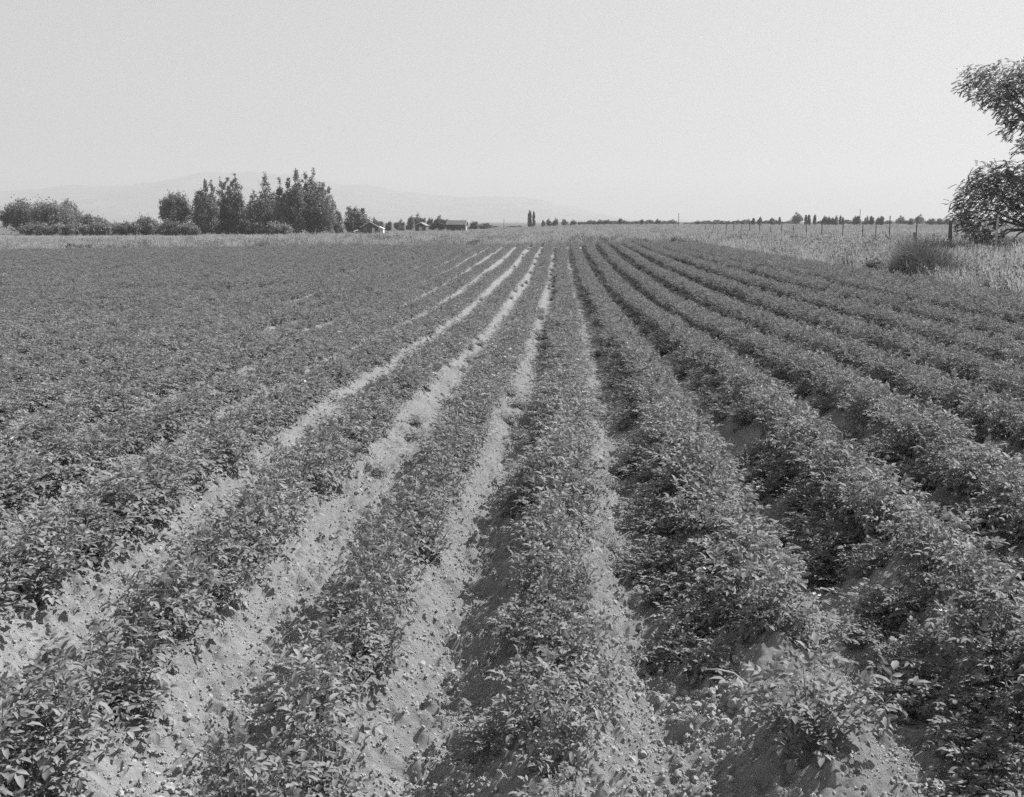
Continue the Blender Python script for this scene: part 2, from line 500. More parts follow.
# ------------------------------------------------------------------ scatter: one object whose nodes repeat a few small meshes held in its own data
def scatter(name, prot, pts, mats, label=None, cat=None):
    """prot: list of (verts, faces, tint, midx); pts: list of (x,y,z, rx,ry,rz, sx,sy,sz, k)"""
    V, Fc, T, P, Mi = [], [], [], [], []
    for k, (v, f, t, mi) in enumerate(prot):
        o = len(V); V += list(v); T += list(t); P += [k] * len(v); Fc += [tuple(i + o for i in q) for q in f]; Mi += list(mi)
    n0 = len(V)
    A = np.array(pts, np.float32)
    V = np.concatenate([np.array(V, np.float32), A[:, :3]])
    rot = np.concatenate([np.zeros((n0, 3), np.float32), A[:, 3:6]]); scl = np.concatenate([np.ones((n0, 3), np.float32), A[:, 6:9]])
    ki = np.concatenate([np.zeros(n0, np.int32), A[:, 9].astype(np.int32)])
    pr = np.concatenate([np.array(P, np.int32), -np.ones(len(A), np.int32)])
    tn = np.concatenate([np.array(T, np.float32), np.full(len(A), .5, np.float32)])
    me = new_mesh(name, V, Fc, mats, Mi, {'rot': ('FLOAT_VECTOR', rot), 'scl': ('FLOAT_VECTOR', scl), 'pick': ('INT', ki),
                                          'proto': ('INT', pr), 'tint': ('FLOAT', tn)})
    o = link(name, me)
    ng = bpy.data.node_groups.new(name, 'GeometryNodeTree')
    ng.interface.new_socket('Geometry', in_out='INPUT', socket_type='NodeSocketGeometry')
    ng.interface.new_socket('Geometry', in_out='OUTPUT', socket_type='NodeSocketGeometry')
    N, L = ng.nodes, ng.links
    gi = N.new('NodeGroupInput'); go = N.new('NodeGroupOutput')
    def attr(nm, typ):
        a = N.new('GeometryNodeInputNamedAttribute'); a.data_type = typ; a.inputs['Name'].default_value = nm
        return a.outputs['Attribute']
    pa = attr('proto', 'INT')
    def sel(k):
        c = N.new('FunctionNodeCompare'); c.data_type = 'INT'; c.operation = 'EQUAL'
        ia = [s for s in c.inputs if s.enabled and s.name == 'A'][0]; ib = [s for s in c.inputs if s.enabled and s.name == 'B'][0]
        L.new(pa, ia); ib.default_value = k
        s = N.new('GeometryNodeSeparateGeometry'); s.domain = 'POINT'
        L.new(gi.outputs[0], s.inputs['Geometry']); L.new(c.outputs['Result'], s.inputs['Selection'])
        return s.outputs['Selection']
    gti = N.new('GeometryNodeGeometryToInstance')
    for k in range(len(prot)):
        L.new(sel(k), gti.inputs[0])
    ip = N.new('GeometryNodeInstanceOnPoints'); ip.inputs['Pick Instance'].default_value = True
    L.new(sel(-1), ip.inputs['Points']); L.new(gti.outputs[0], ip.inputs['Instance'])
    L.new(attr('pick', 'INT'), ip.inputs['Instance Index'])
    er = N.new('FunctionNodeEulerToRotation'); L.new(attr('rot', 'FLOAT_VECTOR'), er.inputs[0]); L.new(er.outputs[0], ip.inputs['Rotation'])
    L.new(attr('scl', 'FLOAT_VECTOR'), ip.inputs['Scale']); L.new(ip.outputs[0], go.inputs[0])
    md = o.modifiers.new('scatter', 'NODES'); md.node_group = ng
    o['kind'] = 'stuff'
    if label: tag(o, label, cat)
    return o


prot = []
for i in range(NVAR):
    lv, st, fl = PM[i][0], PM[i][1], PM[i][2]
    n1, n2 = len(lv.v), len(lv.v) + len(st.v)
    prot.append((lv.v + st.v, lv.f + [tuple(k + n1 for k in f) for f in st.f], lv.t + st.t, [0] * len(lv.f) + [1] * len(st.f)))
for i in range(4):
    lv, st, fl = PM[i][0], PM[i][1], PM[i][2]
    n1 = len(lv.v)
    prot.append((lv.v + fl.v, lv.f + [tuple(k + n1 for k in f) for f in fl.f], lv.t + fl.t, [0] * len(lv.f) + [2] * len(fl.f)))
pts = []
for (p, z) in rest:
    X, Y, r, w, h, rz, v, px = p
    if r >= 1 and random.random() < .25: v = NVAR + random.randrange(4)
    pts.append((X, Y, z - .02, 0, 0, rz, w, w, h, v))
scatter('potato_plants', prot, pts, [M_leaf, M_stem, M_petal],
        'potato plants filling the long rows across the field to its far end', 'potato plants')
print('near', len(near), 'rest', len(rest))


# ------------------------------------------------------------------ clods of earth in the furrows
def clod(seed):
    rd = random.Random(seed)
    t = (1 + 5 ** .5) / 2
    v = [(-1, t, 0), (1, t, 0), (-1, -t, 0), (1, -t, 0), (0, -1, t), (0, 1, t), (0, -1, -t), (0, 1, -t), (t, 0, -1), (t, 0, 1), (-t, 0, -1), (-t, 0, 1)]
    f = [(0, 11, 5), (0, 5, 1), (0, 1, 7), (0, 7, 10), (0, 10, 11), (1, 5, 9), (5, 11, 4), (11, 10, 2), (10, 7, 6), (7, 1, 8), (3, 9, 4), (3, 4, 2), (3, 2, 6), (3, 6, 8), (3, 8, 9), (4, 9, 5), (2, 4, 11), (6, 2, 10), (8, 6, 7), (9, 8, 1)]
    v = [Vector(p).normalized() for p in v]; cache = {}; f2 = []
    def mid(i, j):
        k = (min(i, j), max(i, j))
        if k not in cache: v.append((v[i] + v[j]).normalized()); cache[k] = len(v) - 1
        return cache[k]
    for a_, b_, c_ in f:
        p, q, r_ = mid(a_, b_), mid(b_, c_), mid(c_, a_)
        f2 += [(a_, p, r_), (b_, q, p), (c_, r_, q), (p, q, r_)]
    s_ = [rd.uniform(.6, 1.15) for _ in v]
    return [(a_[0] * k, a_[1] * k, a_[2] * k * .75) for a_, k in zip(v, s_)], f2, [.5] * len(v), [0] * len(f2)


pts = []
N = 260000
Yc = 3.0 + 18 * rng.random(N) ** 2.0
pc = rng.uniform(-40, 1064, N); Xc = (pc - VPX) / F * Yc
rr = (Xc - X0) / SP; ph = np.abs(rr - np.round(rr))
keep = rng.random(N) < smooth(.10, .40, ph) * (.35 + .9 * vnoise(Xc / .4, Yc / .4, 91)) + .10
Xc, Yc = Xc[keep][:80000], Yc[keep][:80000]; n = len(Xc)
sc = .003 + .008 * rng.random(n) ** 2.5 + .016 * rng.random(n) * (rng.random(n) < .035)
Zc = gz(Xc, Yc) + clods(Xc, Yc) + crumbs(Xc, Yc) + sc * .25
ro = rng.uniform(0, 6.28, (n, 3)); kk = rng.integers(0, 5, n)
pts = [tuple(p) for p in np.column_stack([Xc, Yc, Zc, ro, sc, sc, sc, kk])]
for q in range(420):
    X, Y = .68 + rng.normal(0, .12), 4.75 + rng.normal(0, .25)
    s = .004 + .026 * rng.random() ** 5
    pts.append((X, Y, float(gz(X, Y) + clods(np.array([X]), np.array([Y]))[0]) + .02 + s * .1, rng.uniform(0, 6), rng.uniform(0, 6), rng.uniform(0, 6), s, s, s * .8, int(rng.integers(5))))
scatter('soil_clods', [clod(i) for i in range(5)], pts, [M_clod], 'small dry clods of earth lying in the bare furrows', 'soil clods')


# ------------------------------------------------------------------ grass and weeds beyond the field
def tuft(seed, n=26, h=.55, spread=.3, width=.012, dark=0.0):
    rd = random.Random(seed); mb = MB()
    for i in range(n):
        a = rd.uniform(0, 6.283); b = Vector((math.cos(a), math.sin(a), 0)) * spread * rd.random() ** .7
        az = a + rd.uniform(-.9, .9); ln = rd.uniform(.05, .55); hh = h * rd.uniform(.45, 1.1)
        d = Vector((math.cos(az), math.sin(az), 0)); s = Vector((-math.sin(az + .6), math.cos(az + .6), 0)) * width
        m = b + d * (hh * ln * .35) + Vector((0, 0, hh * .6)); t = b + d * (hh * ln) + Vector((0, 0, hh))
        mb.add([b - s, b + s, m + s * .8, m - s * .8, t], [(0, 1, 2, 3), (3, 2, 4)], min(1, max(0, rd.gauss(.55, .2))))
        if rd.random() < .3:
            s2 = s * 1.8
            mb.add([t - s2 - Vector((0, 0, .03)), t + s2 - Vector((0, 0, .03)), t + Vector((0, 0, .07))], [(0, 1, 2)], .8)
    return mb.v, mb.f, mb.t, [0] * len(mb.f)


def broadweed(seed, n=70, h=.5, spread=.32, m=1):
    rd = random.Random(seed); mb = MB()
    for i in range(n):
        t = rd.random(); a = rd.uniform(0, 6.283); rr = spread * rd.random() ** .5 * (1 - .5 * t)
        p = Vector((math.cos(a) * rr, math.sin(a) * rr, h * t + .03)); el = R(rd.uniform(-10, 60))
        d = Vector((math.cos(a) * math.cos(el), math.sin(a) * math.cos(el), math.sin(el)))
        L = rd.uniform(.05, .11); leaflet(mb, p, d, Vector((rd.uniform(-.4, .4), rd.uniform(-.4, .4), 1)).normalized(), L, L * .45, rd.random())
    return mb.v, mb.f, mb.t, [m] * len(mb.f)


gp = [tuft(i) for i in range(6)] + [broadweed(i) for i in range(3)]
pts = []
def put_grass(X, Y, s, k=None):
    z = float(terrain(X, Y)) + (.10 * float(smooth(FX1 + .2, FX1 + 2, X) * smooth(FY1 + 60, FY1, Y)))
    if k is None:
        wd = float(vnoise(np.array([X / 2.3 + 90]), np.array([Y / 3.1]), 44)[0])
        k = int(rng.integers(6)) if rng.random() > .12 + 1.7 * max(0, wd - .5) else 6 + int(rng.integers(3))
    pts.append((X, Y, z - .03, 0, 0, rng.uniform(0, 6.28), s, s, s * rng.uniform(.8, 1.25), k))
# right-hand verge
n = 0
while n < 20000:
    Y = 26 + 190 * rng.random() ** 1.35; X = FX1 + .3 + 34 * rng.random() ** 1.2
    px = VPX + F * X / Y
    if px > 1180: continue
    d = float(vnoise(np.array([X / 4]), np.array([Y / 7]), 33)[0])
    if rng.random() > .25 + d: continue
    put_grass(X, Y, rng.uniform(.75, 1.35) * (.8 + .55 * d)); n += 1
# headland at the far end
n = 0
while n < 30000:
    Y = FY1 + 2.0 + 150 * rng.random() ** 1.7; px = rng.uniform(-60, 760); X = (px - VPX) / F * Y
    if X > FX1 + 4: continue
    d = float(vnoise(np.array([X / 6]), np.array([Y / 5]), 35)[0])
    if Y < FY1 + 4 and rng.random() < .6: continue
    if rng.random() > .2 + d: continue
    put_grass(X, Y, rng.uniform(.6, 1.25) * (.7 + .7 * d)); n += 1
# rough ground further out
n = 0
while n < 9000:
    Y = 220 + 700 * rng.random() ** 1.3; px = rng.uniform(-60, 1090); X = (px - VPX) / F * Y
    put_grass(X, Y, rng.uniform(.9, 1.6)); n += 1
scatter('dry_grass', gp, pts, [M_grass, M_weed], 'pale dry grass and weeds covering the ground beyond the potato field', 'grass')


# ------------------------------------------------------------------ separate weed bushes
def bush_mesh(seed, w, h, n, mat, twiggy=False):
    rd = random.Random(seed); mb = MB()
    cl = [(rd.uniform(-.7, .7) * w / 2, rd.uniform(-.6, .6) * w / 2, rd.uniform(.25, .75) * h, rd.uniform(.18, .32) * min(w, h * 1.4)) for _ in range(9)]
    for i in range(n):
        c = rd.choice(cl); v = Vector((rd.gauss(0, 1), rd.gauss(0, 1), rd.gauss(0, .8))) * c[3] * .62
        p = Vector(c[:3]) + v
        if p.z < .03: p.z = rd.uniform(.03, .3) * h
        if twiggy:
            d = (Vector((p.x * .6, p.y * .6, h * .7)).normalized() + Vector((rd.gauss(0, .45), rd.gauss(0, .45), rd.gauss(0, .35)))).normalized()
            s = d.orthogonal().normalized() * .007; L = rd.uniform(.15, .6) * (1.5 if rd.random() < .06 else 1)
            mb.add([p - s, p + s, p + d * L], [(0, 1, 2)], rd.random())
        else:
            d = Vector((rd.gauss(0, 1), rd.gauss(0, 1), rd.gauss(0, .6))).normalized(); L = rd.uniform(.05, .12) * max(1, w / 2)
            leaflet(mb, p, d, Vector((rd.gauss(0, .5), rd.gauss(0, .5), 1)).normalized(), L, L * .5, rd.random())
    return mb.mesh('bush_foliage', mat)


def twigs_mesh(seed, w, h):
    rd = random.Random(seed); mb = MB()
    for i in range(10):
        a = rd.uniform(0, 6.283); e = rd.uniform(.2, .42) * w
        mb.tube([(0, 0, -.05), (math.cos(a) * e * .5, math.sin(a) * e * .5, h * .4), (math.cos(a) * e, math.sin(a) * e, h * rd.uniform(.6, .9))], [.02, .014, .006], 4, cap=False)
    return mb.mesh('bush_twigs', M_bark)


def bush(px, d, w, h, seed, mat, label, n=1500, twiggy=False, cat='weed bush', name='weed_bush', group=None):
    X, Y, z = at(px, d)
    o = link(name, None, None, (X, Y, z)); tag(o, label, cat, group)
    link('foliage', bush_mesh(seed, w, h, n, mat, twiggy), o); link('twigs', twigs_mesh(seed, w, h), o)
    return o


bush(923, 38.5, 2.0, 1.35, 1, M_dark, 'big dark twiggy weed bush at the field edge under the hanging tree', 5200, True)
bush(946, 36.3, 0.8, 0.42, 2, M_weed, 'small leafy weed bush at the right foot of the big dark bush', 900)
bush(896, 40.3, 1.2, 0.6, 3, M_dark, 'low dark weed bush hugging the left side of the big dark bush', 3500, True)
bush(872, 43.5, 1.1, 0.65, 4, M_dark, 'ragged dark weed bush left of the big dark bush, right of the smallest one', 1500)
bush(843, 47.6, 0.75, 0.5, 5, M_dark, 'smallest round dark weed bush, leftmost along the right field edge', 900)
bush(775, 112, 4.0, 1.0, 6, M_dark, 'wide dark weed bush standing behind the thin fence posts', 2200)
bush(878, 96, 3.2, .9, 7, M_weed, 'mid grey weed bush in the grass behind the fence, near the tall thin post', 1800)
bush(677, 96, 1.6, .8, 8, M_dark, 'lone dark weed bush at the far right corner of the field', 1500)
bush(80, 98, 3.4, .6, 9, M_dark, 'long low dark weed bush on the headland at far left', 2600)
bush(212, 99, 2.2, .5, 10, M_dark, 'low dark weed bush on the headland below the poplars', 1500)
bush(430, 100, 2.4, .5, 11, M_dark, 'low dark weed bush on the headland below the small barn', 1500)
bush(480, 97, 1.8, .7, 12, M_weed, 'grey weed bush on the headland where the left rows end', 1500)
bush(372, 103, 2.6, .6, 13, M_weed, 'flat grey weed bush on the headland below the gabled house', 1500)
bush(607, 98, 1.4, .7, 14, M_dark, 'dark weed bush where the right hand rows meet the headland', 1200)
bush(636, 97, 2.2, .7, 15, M_weed, 'grey weed bush just left of the lone dark bush at the far corner', 1200)


for i_, (px_, d_, w_, h_, lb) in enumerate(((800, 74, 2.0, .8, 'pale grey weed bush in the verge, midway along the fence'), (826, 62, 1.5, .7, 'grey weed bush in the verge left of the ragged dark one'), (858, 58, 1.6, .8, 'tall grey weed bush behind the ragged dark one'),
        (966, 42, 1.6, .75, 'grey weed bush below the hanging branches'), (988, 40, 1.3, .6, 'grey weed bush at the right edge of the verge'), (745, 92, 2.2, .7, 'grey weed bush in the verge near the far end of the fence'), (902, 70, 2.4, .8, 'grey weed bush in the grass behind the stub post'))):
    bush(px_, d_, w_, h_, 60 + i_, M_weed, lb, 900)


# ------------------------------------------------------------------ trees
def tree_meshes(seed, blobs, leaf, n_leaf, trunks, mat):
    """blobs: list of (x,y,z,rx,rz) leaf masses, each broken into clumps; trunks: list of (points, radii)"""
    rd = random.Random(seed); r = np.random.default_rng(seed); mb = MB()
    wts = [b[3] ** 2 * b[4] for b in blobs]; tot = sum(wts)
    for b, w in zip(blobs, wts):
        nb = max(90, int(1.6 * n_leaf * w / tot)); k = max(5, nb // 40)
        for c in range(k):
            v = Vector((rd.gauss(0, 1), rd.gauss(0, 1), rd.gauss(0, 1))).normalized() * (rd.random() ** .45)
            taper = 1.0 - .35 * max(0, v.z)
            cc = Vector((b[0] + v.x * b[3] * taper, b[1] + v.y * b[3] * taper, b[2] + v.z * b[4]))
            cr = rd.uniform(.18, .36) * (b[3] * .8 + b[4] * .2) + leaf * .25
            ct = rd.uniform(-.18, .18)
            for q in range(nb // k):
                p = cc + Vector((rd.gauss(0, .45), rd.gauss(0, .45), rd.gauss(0, .75))) * cr
                d = Vector((rd.gauss(0, 1), rd.gauss(0, 1), rd.gauss(.2, .8))).normalized()
                L = leaf * rd.uniform(.6, 1.3)
                s = d.orthogonal().normalized(); s = (Matrix.Rotation(rd.uniform(0, 6.28), 3, d) @ s) * (L * .42)
                u = d.cross(s).normalized() * (L * .12)
                mb.add([p, p + d * L * .5 + s + u, p + d * L, p + d * L * .5 - s + u], [(0, 1, 2), (0, 2, 3)], min(1, max(0, .5 + ct + rd.gauss(0, .12))))
    tr = MB()
    for pt, rad in trunks: tr.tube(pt, rad, 6)
    return mb.mesh('tree_crown', mat), tr.mesh('tree_trunk', M_bark)


def tree(name, px, d, meshes, label, cat='tree', group=None, rotz=0.0, scale=1.0, z=None):
    X, Y, zz = at(px, d)
    o = link(name, None, None, (X, Y, zz if z is None else z), rotz, scale); tag(o, label, cat, group)
    link('crown', meshes[0], o); link('trunk', meshes[1], o)
    return o


D = 395.0; PX = D / F     # metres per pixel at the poplars
def hz(y, d=D, X=-100):    # height above local ground of picture row y
    return CAMZ - (y - HOR) / F * d

def spires(seed, px0, d, peaks, body=None, leaf=.5, n=10000, mat=None):
    """peaks: (px, y_top, half width px) upright plumes; returns meshes about the foot at px0"""
    rd = random.Random(seed); X, Y, z0 = at(px0, d); m = d / F
    blobs, tr = [], []
    for (px, yt, hw) in peaks:
        x = (px - px0) * m; top = hz(yt, d) - z0; yo = rd.uniform(-1.5, 1.5)
        h = top
        hw *= 1.55
        for (f0, fr, fh) in ((.12, .9, .13), (.24, 1.05, .16), (.42, 1.15, .20), (.62, .85, .18), (.80, .55, .15), (.93, .28, .09)):
            blobs.append((x + rd.uniform(-.3, .3), yo + rd.uniform(-.4, .4), h * f0, hw * m * fr, h * fh))
        bx = x * .35
        tr.append(([(bx, yo * .3, -.3), (bx + (x - bx) * .5, yo * .6, h * .3), (x, yo, h * .62), (x, yo, h * .9)], [.32, .24, .14, .03]))
        for q in range(7):
            hh = h * rd.uniform(.25, .75); a = rd.uniform(0, 6.28)
            tr.append(([(x, yo, hh), (x + math.cos(a) * hw * m * .4, yo + math.sin(a) * hw * m * .4, hh + h * .1), (x + math.cos(a) * hw * m * .75, yo + math.sin(a) * hw * m * .75, hh + h * .22)], [.09, .06, .02]))
    for (px, yc, rx, ry) in (body or ()):
        blobs.append(((px - px0) * m, rd.uniform(-1, 1), hz(yc, d) - z0, rx * m, ry * m))
    return tree_meshes(seed, blobs, leaf, n, tr, mat or M_tree)


tree('poplar_tree', 205, D, spires(1, 205, D, [(201, 191, 6), (207, 181, 5), (213, 182, 4.5)]), 'leftmost tall poplar of the clump, with three ragged tops', 'poplar')
tree('poplar_tree', 228, D + 6, spires(2, 228, D + 6, [(222, 179, 5), (229, 178, 5.5), (238, 175, 6.5), (244, 196, 6)]), 'broad tall poplar second from the left in the clump', 'poplar')
tree('poplar_tree', 266, D + 2, spires(3, 266, D + 2, [(268, 174, 6.5), (256, 192, 7), (275, 194, 7)], [(266, 214, 17, 14)]), 'poplar with one pointed top standing in the middle of the clump', 'poplar')
tree('poplar_tree', 291, D - 3, spires(4, 291, D - 3, [(282, 177, 4), (289, 177, 4), (297, 171, 5.5)]), 'poplar with sky showing through it, just left of the tallest one', 'poplar')
tree('poplar_tree', 314, D + 4, spires(5, 314, D + 4, [(308, 171, 6.5), (314, 170, 7), (324, 182, 6), (330, 186, 5)], [(316, 205, 17, 16)], n=13500), 'tallest and widest poplar, at the right end of the clump', 'poplar')

def rounds(seed, px0, d, blobs, leaf=.5, n=3600, mat=None, trunk=True):
    X, Y, z0 = at(px0, d); m = d / F; rd = random.Random(seed)
    bl = [((px - px0) * m, rd.uniform(-.8, .8), hz(yc, d) - z0, rx * m, ry * m) for (px, yc, rx, ry) in blobs]
    bl += [(b[0] + rd.uniform(-.9, .9) * b[3], b[1] + rd.uniform(-.6, .6) * b[3], b[2] + rd.uniform(-.6, .4) * b[4], b[3] * rd.uniform(.3, .5), b[4] * rd.uniform(.3, .5)) for b in list(bl) for _ in range(3)]
    top = max(b[2] for b in bl)
    tr = [([(0, 0, -.3), (0, 0, top * .5), (0, 0, top)], [.25, .18, .06])]
    for b in bl:
        tr.append(([(0, 0, top * .3), (b[0] * .6, b[1] * .6, b[2] * .75), (b[0], b[1], b[2])], [.14, .09, .03]))
    return tree_meshes(seed, bl, leaf, int(n * 2.2), tr, mat or M_tree)


tree('broadleaf_tree', 176, D, rounds(11, 176, D, [(170, 205, 9, 9), (180, 202, 10, 9), (176, 215, 15, 10), (185, 212, 8, 9), (166, 213, 7, 6)], n=4200), 'rounded tree standing alone left of the poplar clump, thin below')
tree('broadleaf_tree', 55, D - 20, rounds(12, 55, D - 20, [(48, 212, 10, 11), (58, 220, 16, 13), (40, 214, 12, 12)], n=3800), 'dense tree at the far left, beside the highest tree of that group')
tree('broadleaf_tree', 67, D - 10, rounds(13, 67, D - 10, [(66, 210, 8, 9), (68, 219, 12, 13), (73, 222, 8, 10)], n=3000), 'highest pointed tree of the group at the far left')
tree('broadleaf_tree', 92, D - 15, rounds(14, 92, D - 15, [(86, 224, 9, 8), (97, 226, 9, 7)], n=2200), 'lower tree sloping down at the right end of the far left group')
tree('broadleaf_tree', 22, D - 10, rounds(15, 22, D - 10, [(15, 214, 14, 12), (26, 218, 14, 14), (6, 218, 10, 12)], n=3600), 'tree leftmost of all, at the very edge of the field view')
for px_, w_, t_, lb in ((30, 9, 6, 'low orchard tree under the leftmost tall trees, nearest the left edge'), (46, 8, 6.5, 'low orchard tree below the dense tree at the far left'), (62, 8, 6, 'low orchard tree below the pointed tree at the far left'), (80, 9, 6, 'low orchard tree right of the pointed tree at the far left'), (98, 8, 6, 'low orchard tree at the right foot of the far left group')):
    tree('orchard_tree', px_, D - 36, rounds(200 + px_, px_, D - 36, [(px_ - 5, 231, w_, t_), (px_ + 5, 231.5, w_, t_ * .85)], n=1300), lb)
tree('orchard_tree', 112, D - 30, rounds(16, 112, D - 30, [(107, 230, 7, 5), (116, 230, 7, 5)], n=1500), 'low dark orchard tree by the thin stub pole', group=None)
tree('orchard_tree', 128, D - 30, rounds(17, 128, D - 30, [(124, 229, 7, 5.5), (132, 229, 6, 6)], n=1500), 'low dark orchard tree left of the smooth dome shaped one')
tree('orchard_tree', 147, D - 25, rounds(18, 147, D - 25, [(146, 226, 12, 6.5), (150, 230, 13, 5)], n=2400), 'smooth dome shaped orchard tree left of the rounded tree')
tree('orchard_tree', 171, D - 34, rounds(19, 171, D - 34, [(166, 229, 8, 6), (177, 230, 8, 5.5)], n=1800), 'low orchard tree in front of the rounded lone tree')
tree('orchard_tree', 191, D - 34, rounds(20, 191, D - 34, [(188, 230, 7, 5), (196, 232, 5, 3.5)], n=1400), 'last low orchard tree before the pale farmhouse')
tree('orchard_tree', 252, D - 30, rounds(21, 252, D - 30, [(246, 229, 8, 7), (257, 230, 8, 6)], n=1800, mat=M_dark), 'dark bushy low tree at the foot of the middle poplar')
tree('orchard_tree', 280, D - 30, rounds(22, 280, D - 30, [(274, 230, 8, 6), (286, 231, 8, 5)], n=1600), 'low bushy tree under the gap between poplars')
tree('broadleaf_tree', 337, D + 30, spires(23, 337, D + 30, [(336, 206, 4.5), (340, 211, 4)], [(337, 222, 7, 9)], n=2400), 'narrow upright tree just right of the poplar clump')
tree('broadleaf_tree', 356, D + 35, spires(24, 356, D + 35, [(350, 207, 4.5), (356, 208, 4.5), (364, 209, 5)], [(357, 220, 12, 9)], n=3600), 'broad full tree beside the gabled house')

# small trees around the buildings and along the skyline: a few meshes, copied
kinds = {}
def far_proto(seed, kind):
    rd = random.Random(seed)
    if kind == 'round':
        bl = [(rd.uniform(-1.6, 1.6), rd.uniform(-1.2, 1.2), rd.uniform(3.2, 6.0), rd.uniform(1.8, 2.6), rd.uniform(1.8, 2.6)) for _ in range(5)] + [(0, 0, 3.0, 3.2, 2.4), (0, 0, 1.3, 3.0, 1.3)]
    elif kind == 'slim':
        bl = [(0, 0, 2.2, 1.0, 2.0), (0, 0, 4.5, 1.05, 2.2), (.1, 0, 6.6, .8, 1.9)]
    else:
        bl = [(rd.uniform(-2.5, 2.5), rd.uniform(-1, 1), rd.uniform(2, 5.5), rd.uniform(1.2, 1.7), rd.uniform(2, 3)) for _ in range(6)] + [(-1.2, 0, 1.4, 1.8, 1.4), (1.3, 0, 1.3, 1.8, 1.3)]
    return tree_meshes(seed, bl, .7, 1700, [([(0, 0, -.3), (0, 0, 3), (0, 0, 6)], [.22, .16, .05])], M_far)
for k in ('round', 'slim', 'tuft'):
    kinds[k] = [far_proto(s, k) for s in (31, 32)]

far_src = {}
def far_tree(px, d, y_top, width_px, kind, label, group=None, nm='skyline_tree'):
    if d >= 1200: d *= .55
    X, Y, z = at(px, d)
    h = (hz(y_top - (.7 if d < 900 else 0), d) - z) / 8.2
    base_w = {'round': 6.8, 'slim': 2.1, 'tuft': 6.4}[kind]
    w = width_px * d / F / base_w
    v = int(px) % 2
    if (kind, v) not in far_src:
        o = tree(nm, px, d, kinds[kind][v], label, 'tree', group, (px * 1.7) % 6.28, (w, w, h))
        far_src[(kind, v)] = o
        return o
    return copy_thing(far_src[(kind, v)], (X, Y, z), (px * 1.7) % 6.28, (w, w, h), label, group)

far_tree(377, 520, 219, 15, 'round', 'pale round tree rising behind the gabled house')
far_tree(389, 560, 222, 9, 'tuft', 'small tree just right of the white shed')
far_tree(401, 560, 220.5, 11, 'round', 'round tree left of the small gabled barn')
far_tree(411, 640, 217, 12, 'tuft', 'loose topped tree behind and left of the small gabled barn')
far_tree(421, 660, 215, 12, 'round', 'tallest tree behind the small gabled barn')
far_tree(430, 640, 217, 9, 'tuft', 'tree behind the right slope of the small gabled barn')
far_tree(434, 560, 223, 8, 'round', 'low tree between the small barn and the long barn')
far_tree(443, 560, 216.5, 13, 'round', 'full round tree at the left end of the long barn')
far_tree(474, 620, 221, 14, 'tuft', 'tree just right of the long barn, with a jagged top')
far_tree(486, 640, 223, 13, 'round', 'low round tree second to the right of the long barn')
g1 = 'low scrubby trees either side of the first pole'
for px in (496, 512, 519): far_tree(px, 900, 225.5, 9, 'round', 'faint low scrub tree on the skyline beside the leftmost pole', g1)
far_tree(530.2, 820, 213, 3.4, 'slim', 'taller slim poplar of the pair on the skyline', None, 'slim_poplar')
far_tree(534.2, 820, 213.6, 2.4, 'slim', 'thinner slim poplar, right one of the pair on the skyline', None, 'slim_poplar')
far_tree(543.5, 1300, 220.5, 4, 'tuft', 'tiny tree alone just right of the slim poplar pair')
g2 = 'round trees spaced out on the skyline above the row ends'
for px, w, t in ((549.5, 6, 219.5), (555, 6.5, 219), (564.5, 7, 219.3), (573, 7, 220.5), (579.5, 3.5, 222)):
    far_tree(px, 1400, t, w, 'round', 'small grey round tree on the skyline where the rows converge', g2)
g3 = 'trees in the long far row right of the converging rows'
for i, px in enumerate((590, 594, 599, 604, 609)): far_tree(px, 1450, 220.3 + .5 * (i % 2), 7, 'round', 'faint tree in the left half of the far tree row', g3)
far_tree(618.5, 1450, 218, 4.5, 'tuft', 'tallest pointed tree of the far tree row')
for i, px in enumerate((614, 624, 629, 634, 642, 646)): far_tree(px, 1500, 221.3 + .6 * (i % 3), 6, 'tuft', 'faint uneven tree in the right half of the far tree row', 'trees in the right half of the far row')
far_tree(640.5, 1480, 219.6, 4.5, 'round', 'slightly taller tree near the right end of the far row')
far_tree(657, 1450, 219.5, 5.5, 'round', 'single round tree left of the middle pole')
for px in (666, 684, 690): far_tree(px, 1600, 223, 7, 'round', 'low faint tree beside the foot of the middle pole', 'low trees around the middle pole')
gl = 'lowest trees filling the skyline between the converging rows and the middle pole'
for i, px in enumerate((585, 601, 606, 611.5, 616, 621, 626.5, 637, 649, 653, 662, 671)): far_tree(px, 1700, 221.0 - .7 * (i % 3), 12, 'round' if i % 2 else 'tuft', 'very low faint tree in the skyline gaps left of the middle pole', gl)
gl = 'lowest trees filling the skyline behind the fence'
for i, px in enumerate((698, 704, 716, 724, 737, 745, 752, 762, 772, 781, 814, 842, 856, 880, 897, 917)): far_tree(px, 1700, 220.9 - .8 * (i % 3), 13, 'round' if i % 2 else 'tuft', 'very low faint tree in the skyline gaps behind the fence', gl)
g4 = 'trees on the skyline behind the far fence posts'
for px, w, t in ((695, 7, 221.2), (700, 6, 222), (708, 5, 222), (712, 5, 221.5), (720, 8, 221), (727, 8, 221.5), (733, 8, 220.5), (741, 7, 220.5)):
    far_tree(px, 1500, t, w, 'round', 'grey tree on the skyline behind the thin far fence posts', g4)
far_tree(756, 1200, 216.5, 5, 'tuft', 'spindly tree on the skyline behind the dark fence post')
far_tree(749.5, 1300, 219.5, 3, 'slim', 'tiny slim tree left of the spindly one')
far_tree(768, 1200, 218, 6, 'round', 'small round tree right of the spindly one')
far_tree(775, 1300, 218.6, 2, 'slim', 'thin tree left of the largest skyline tree')
far_tree(791, 950, 213, 12, 'round', 'largest dark tree on the right hand skyline')
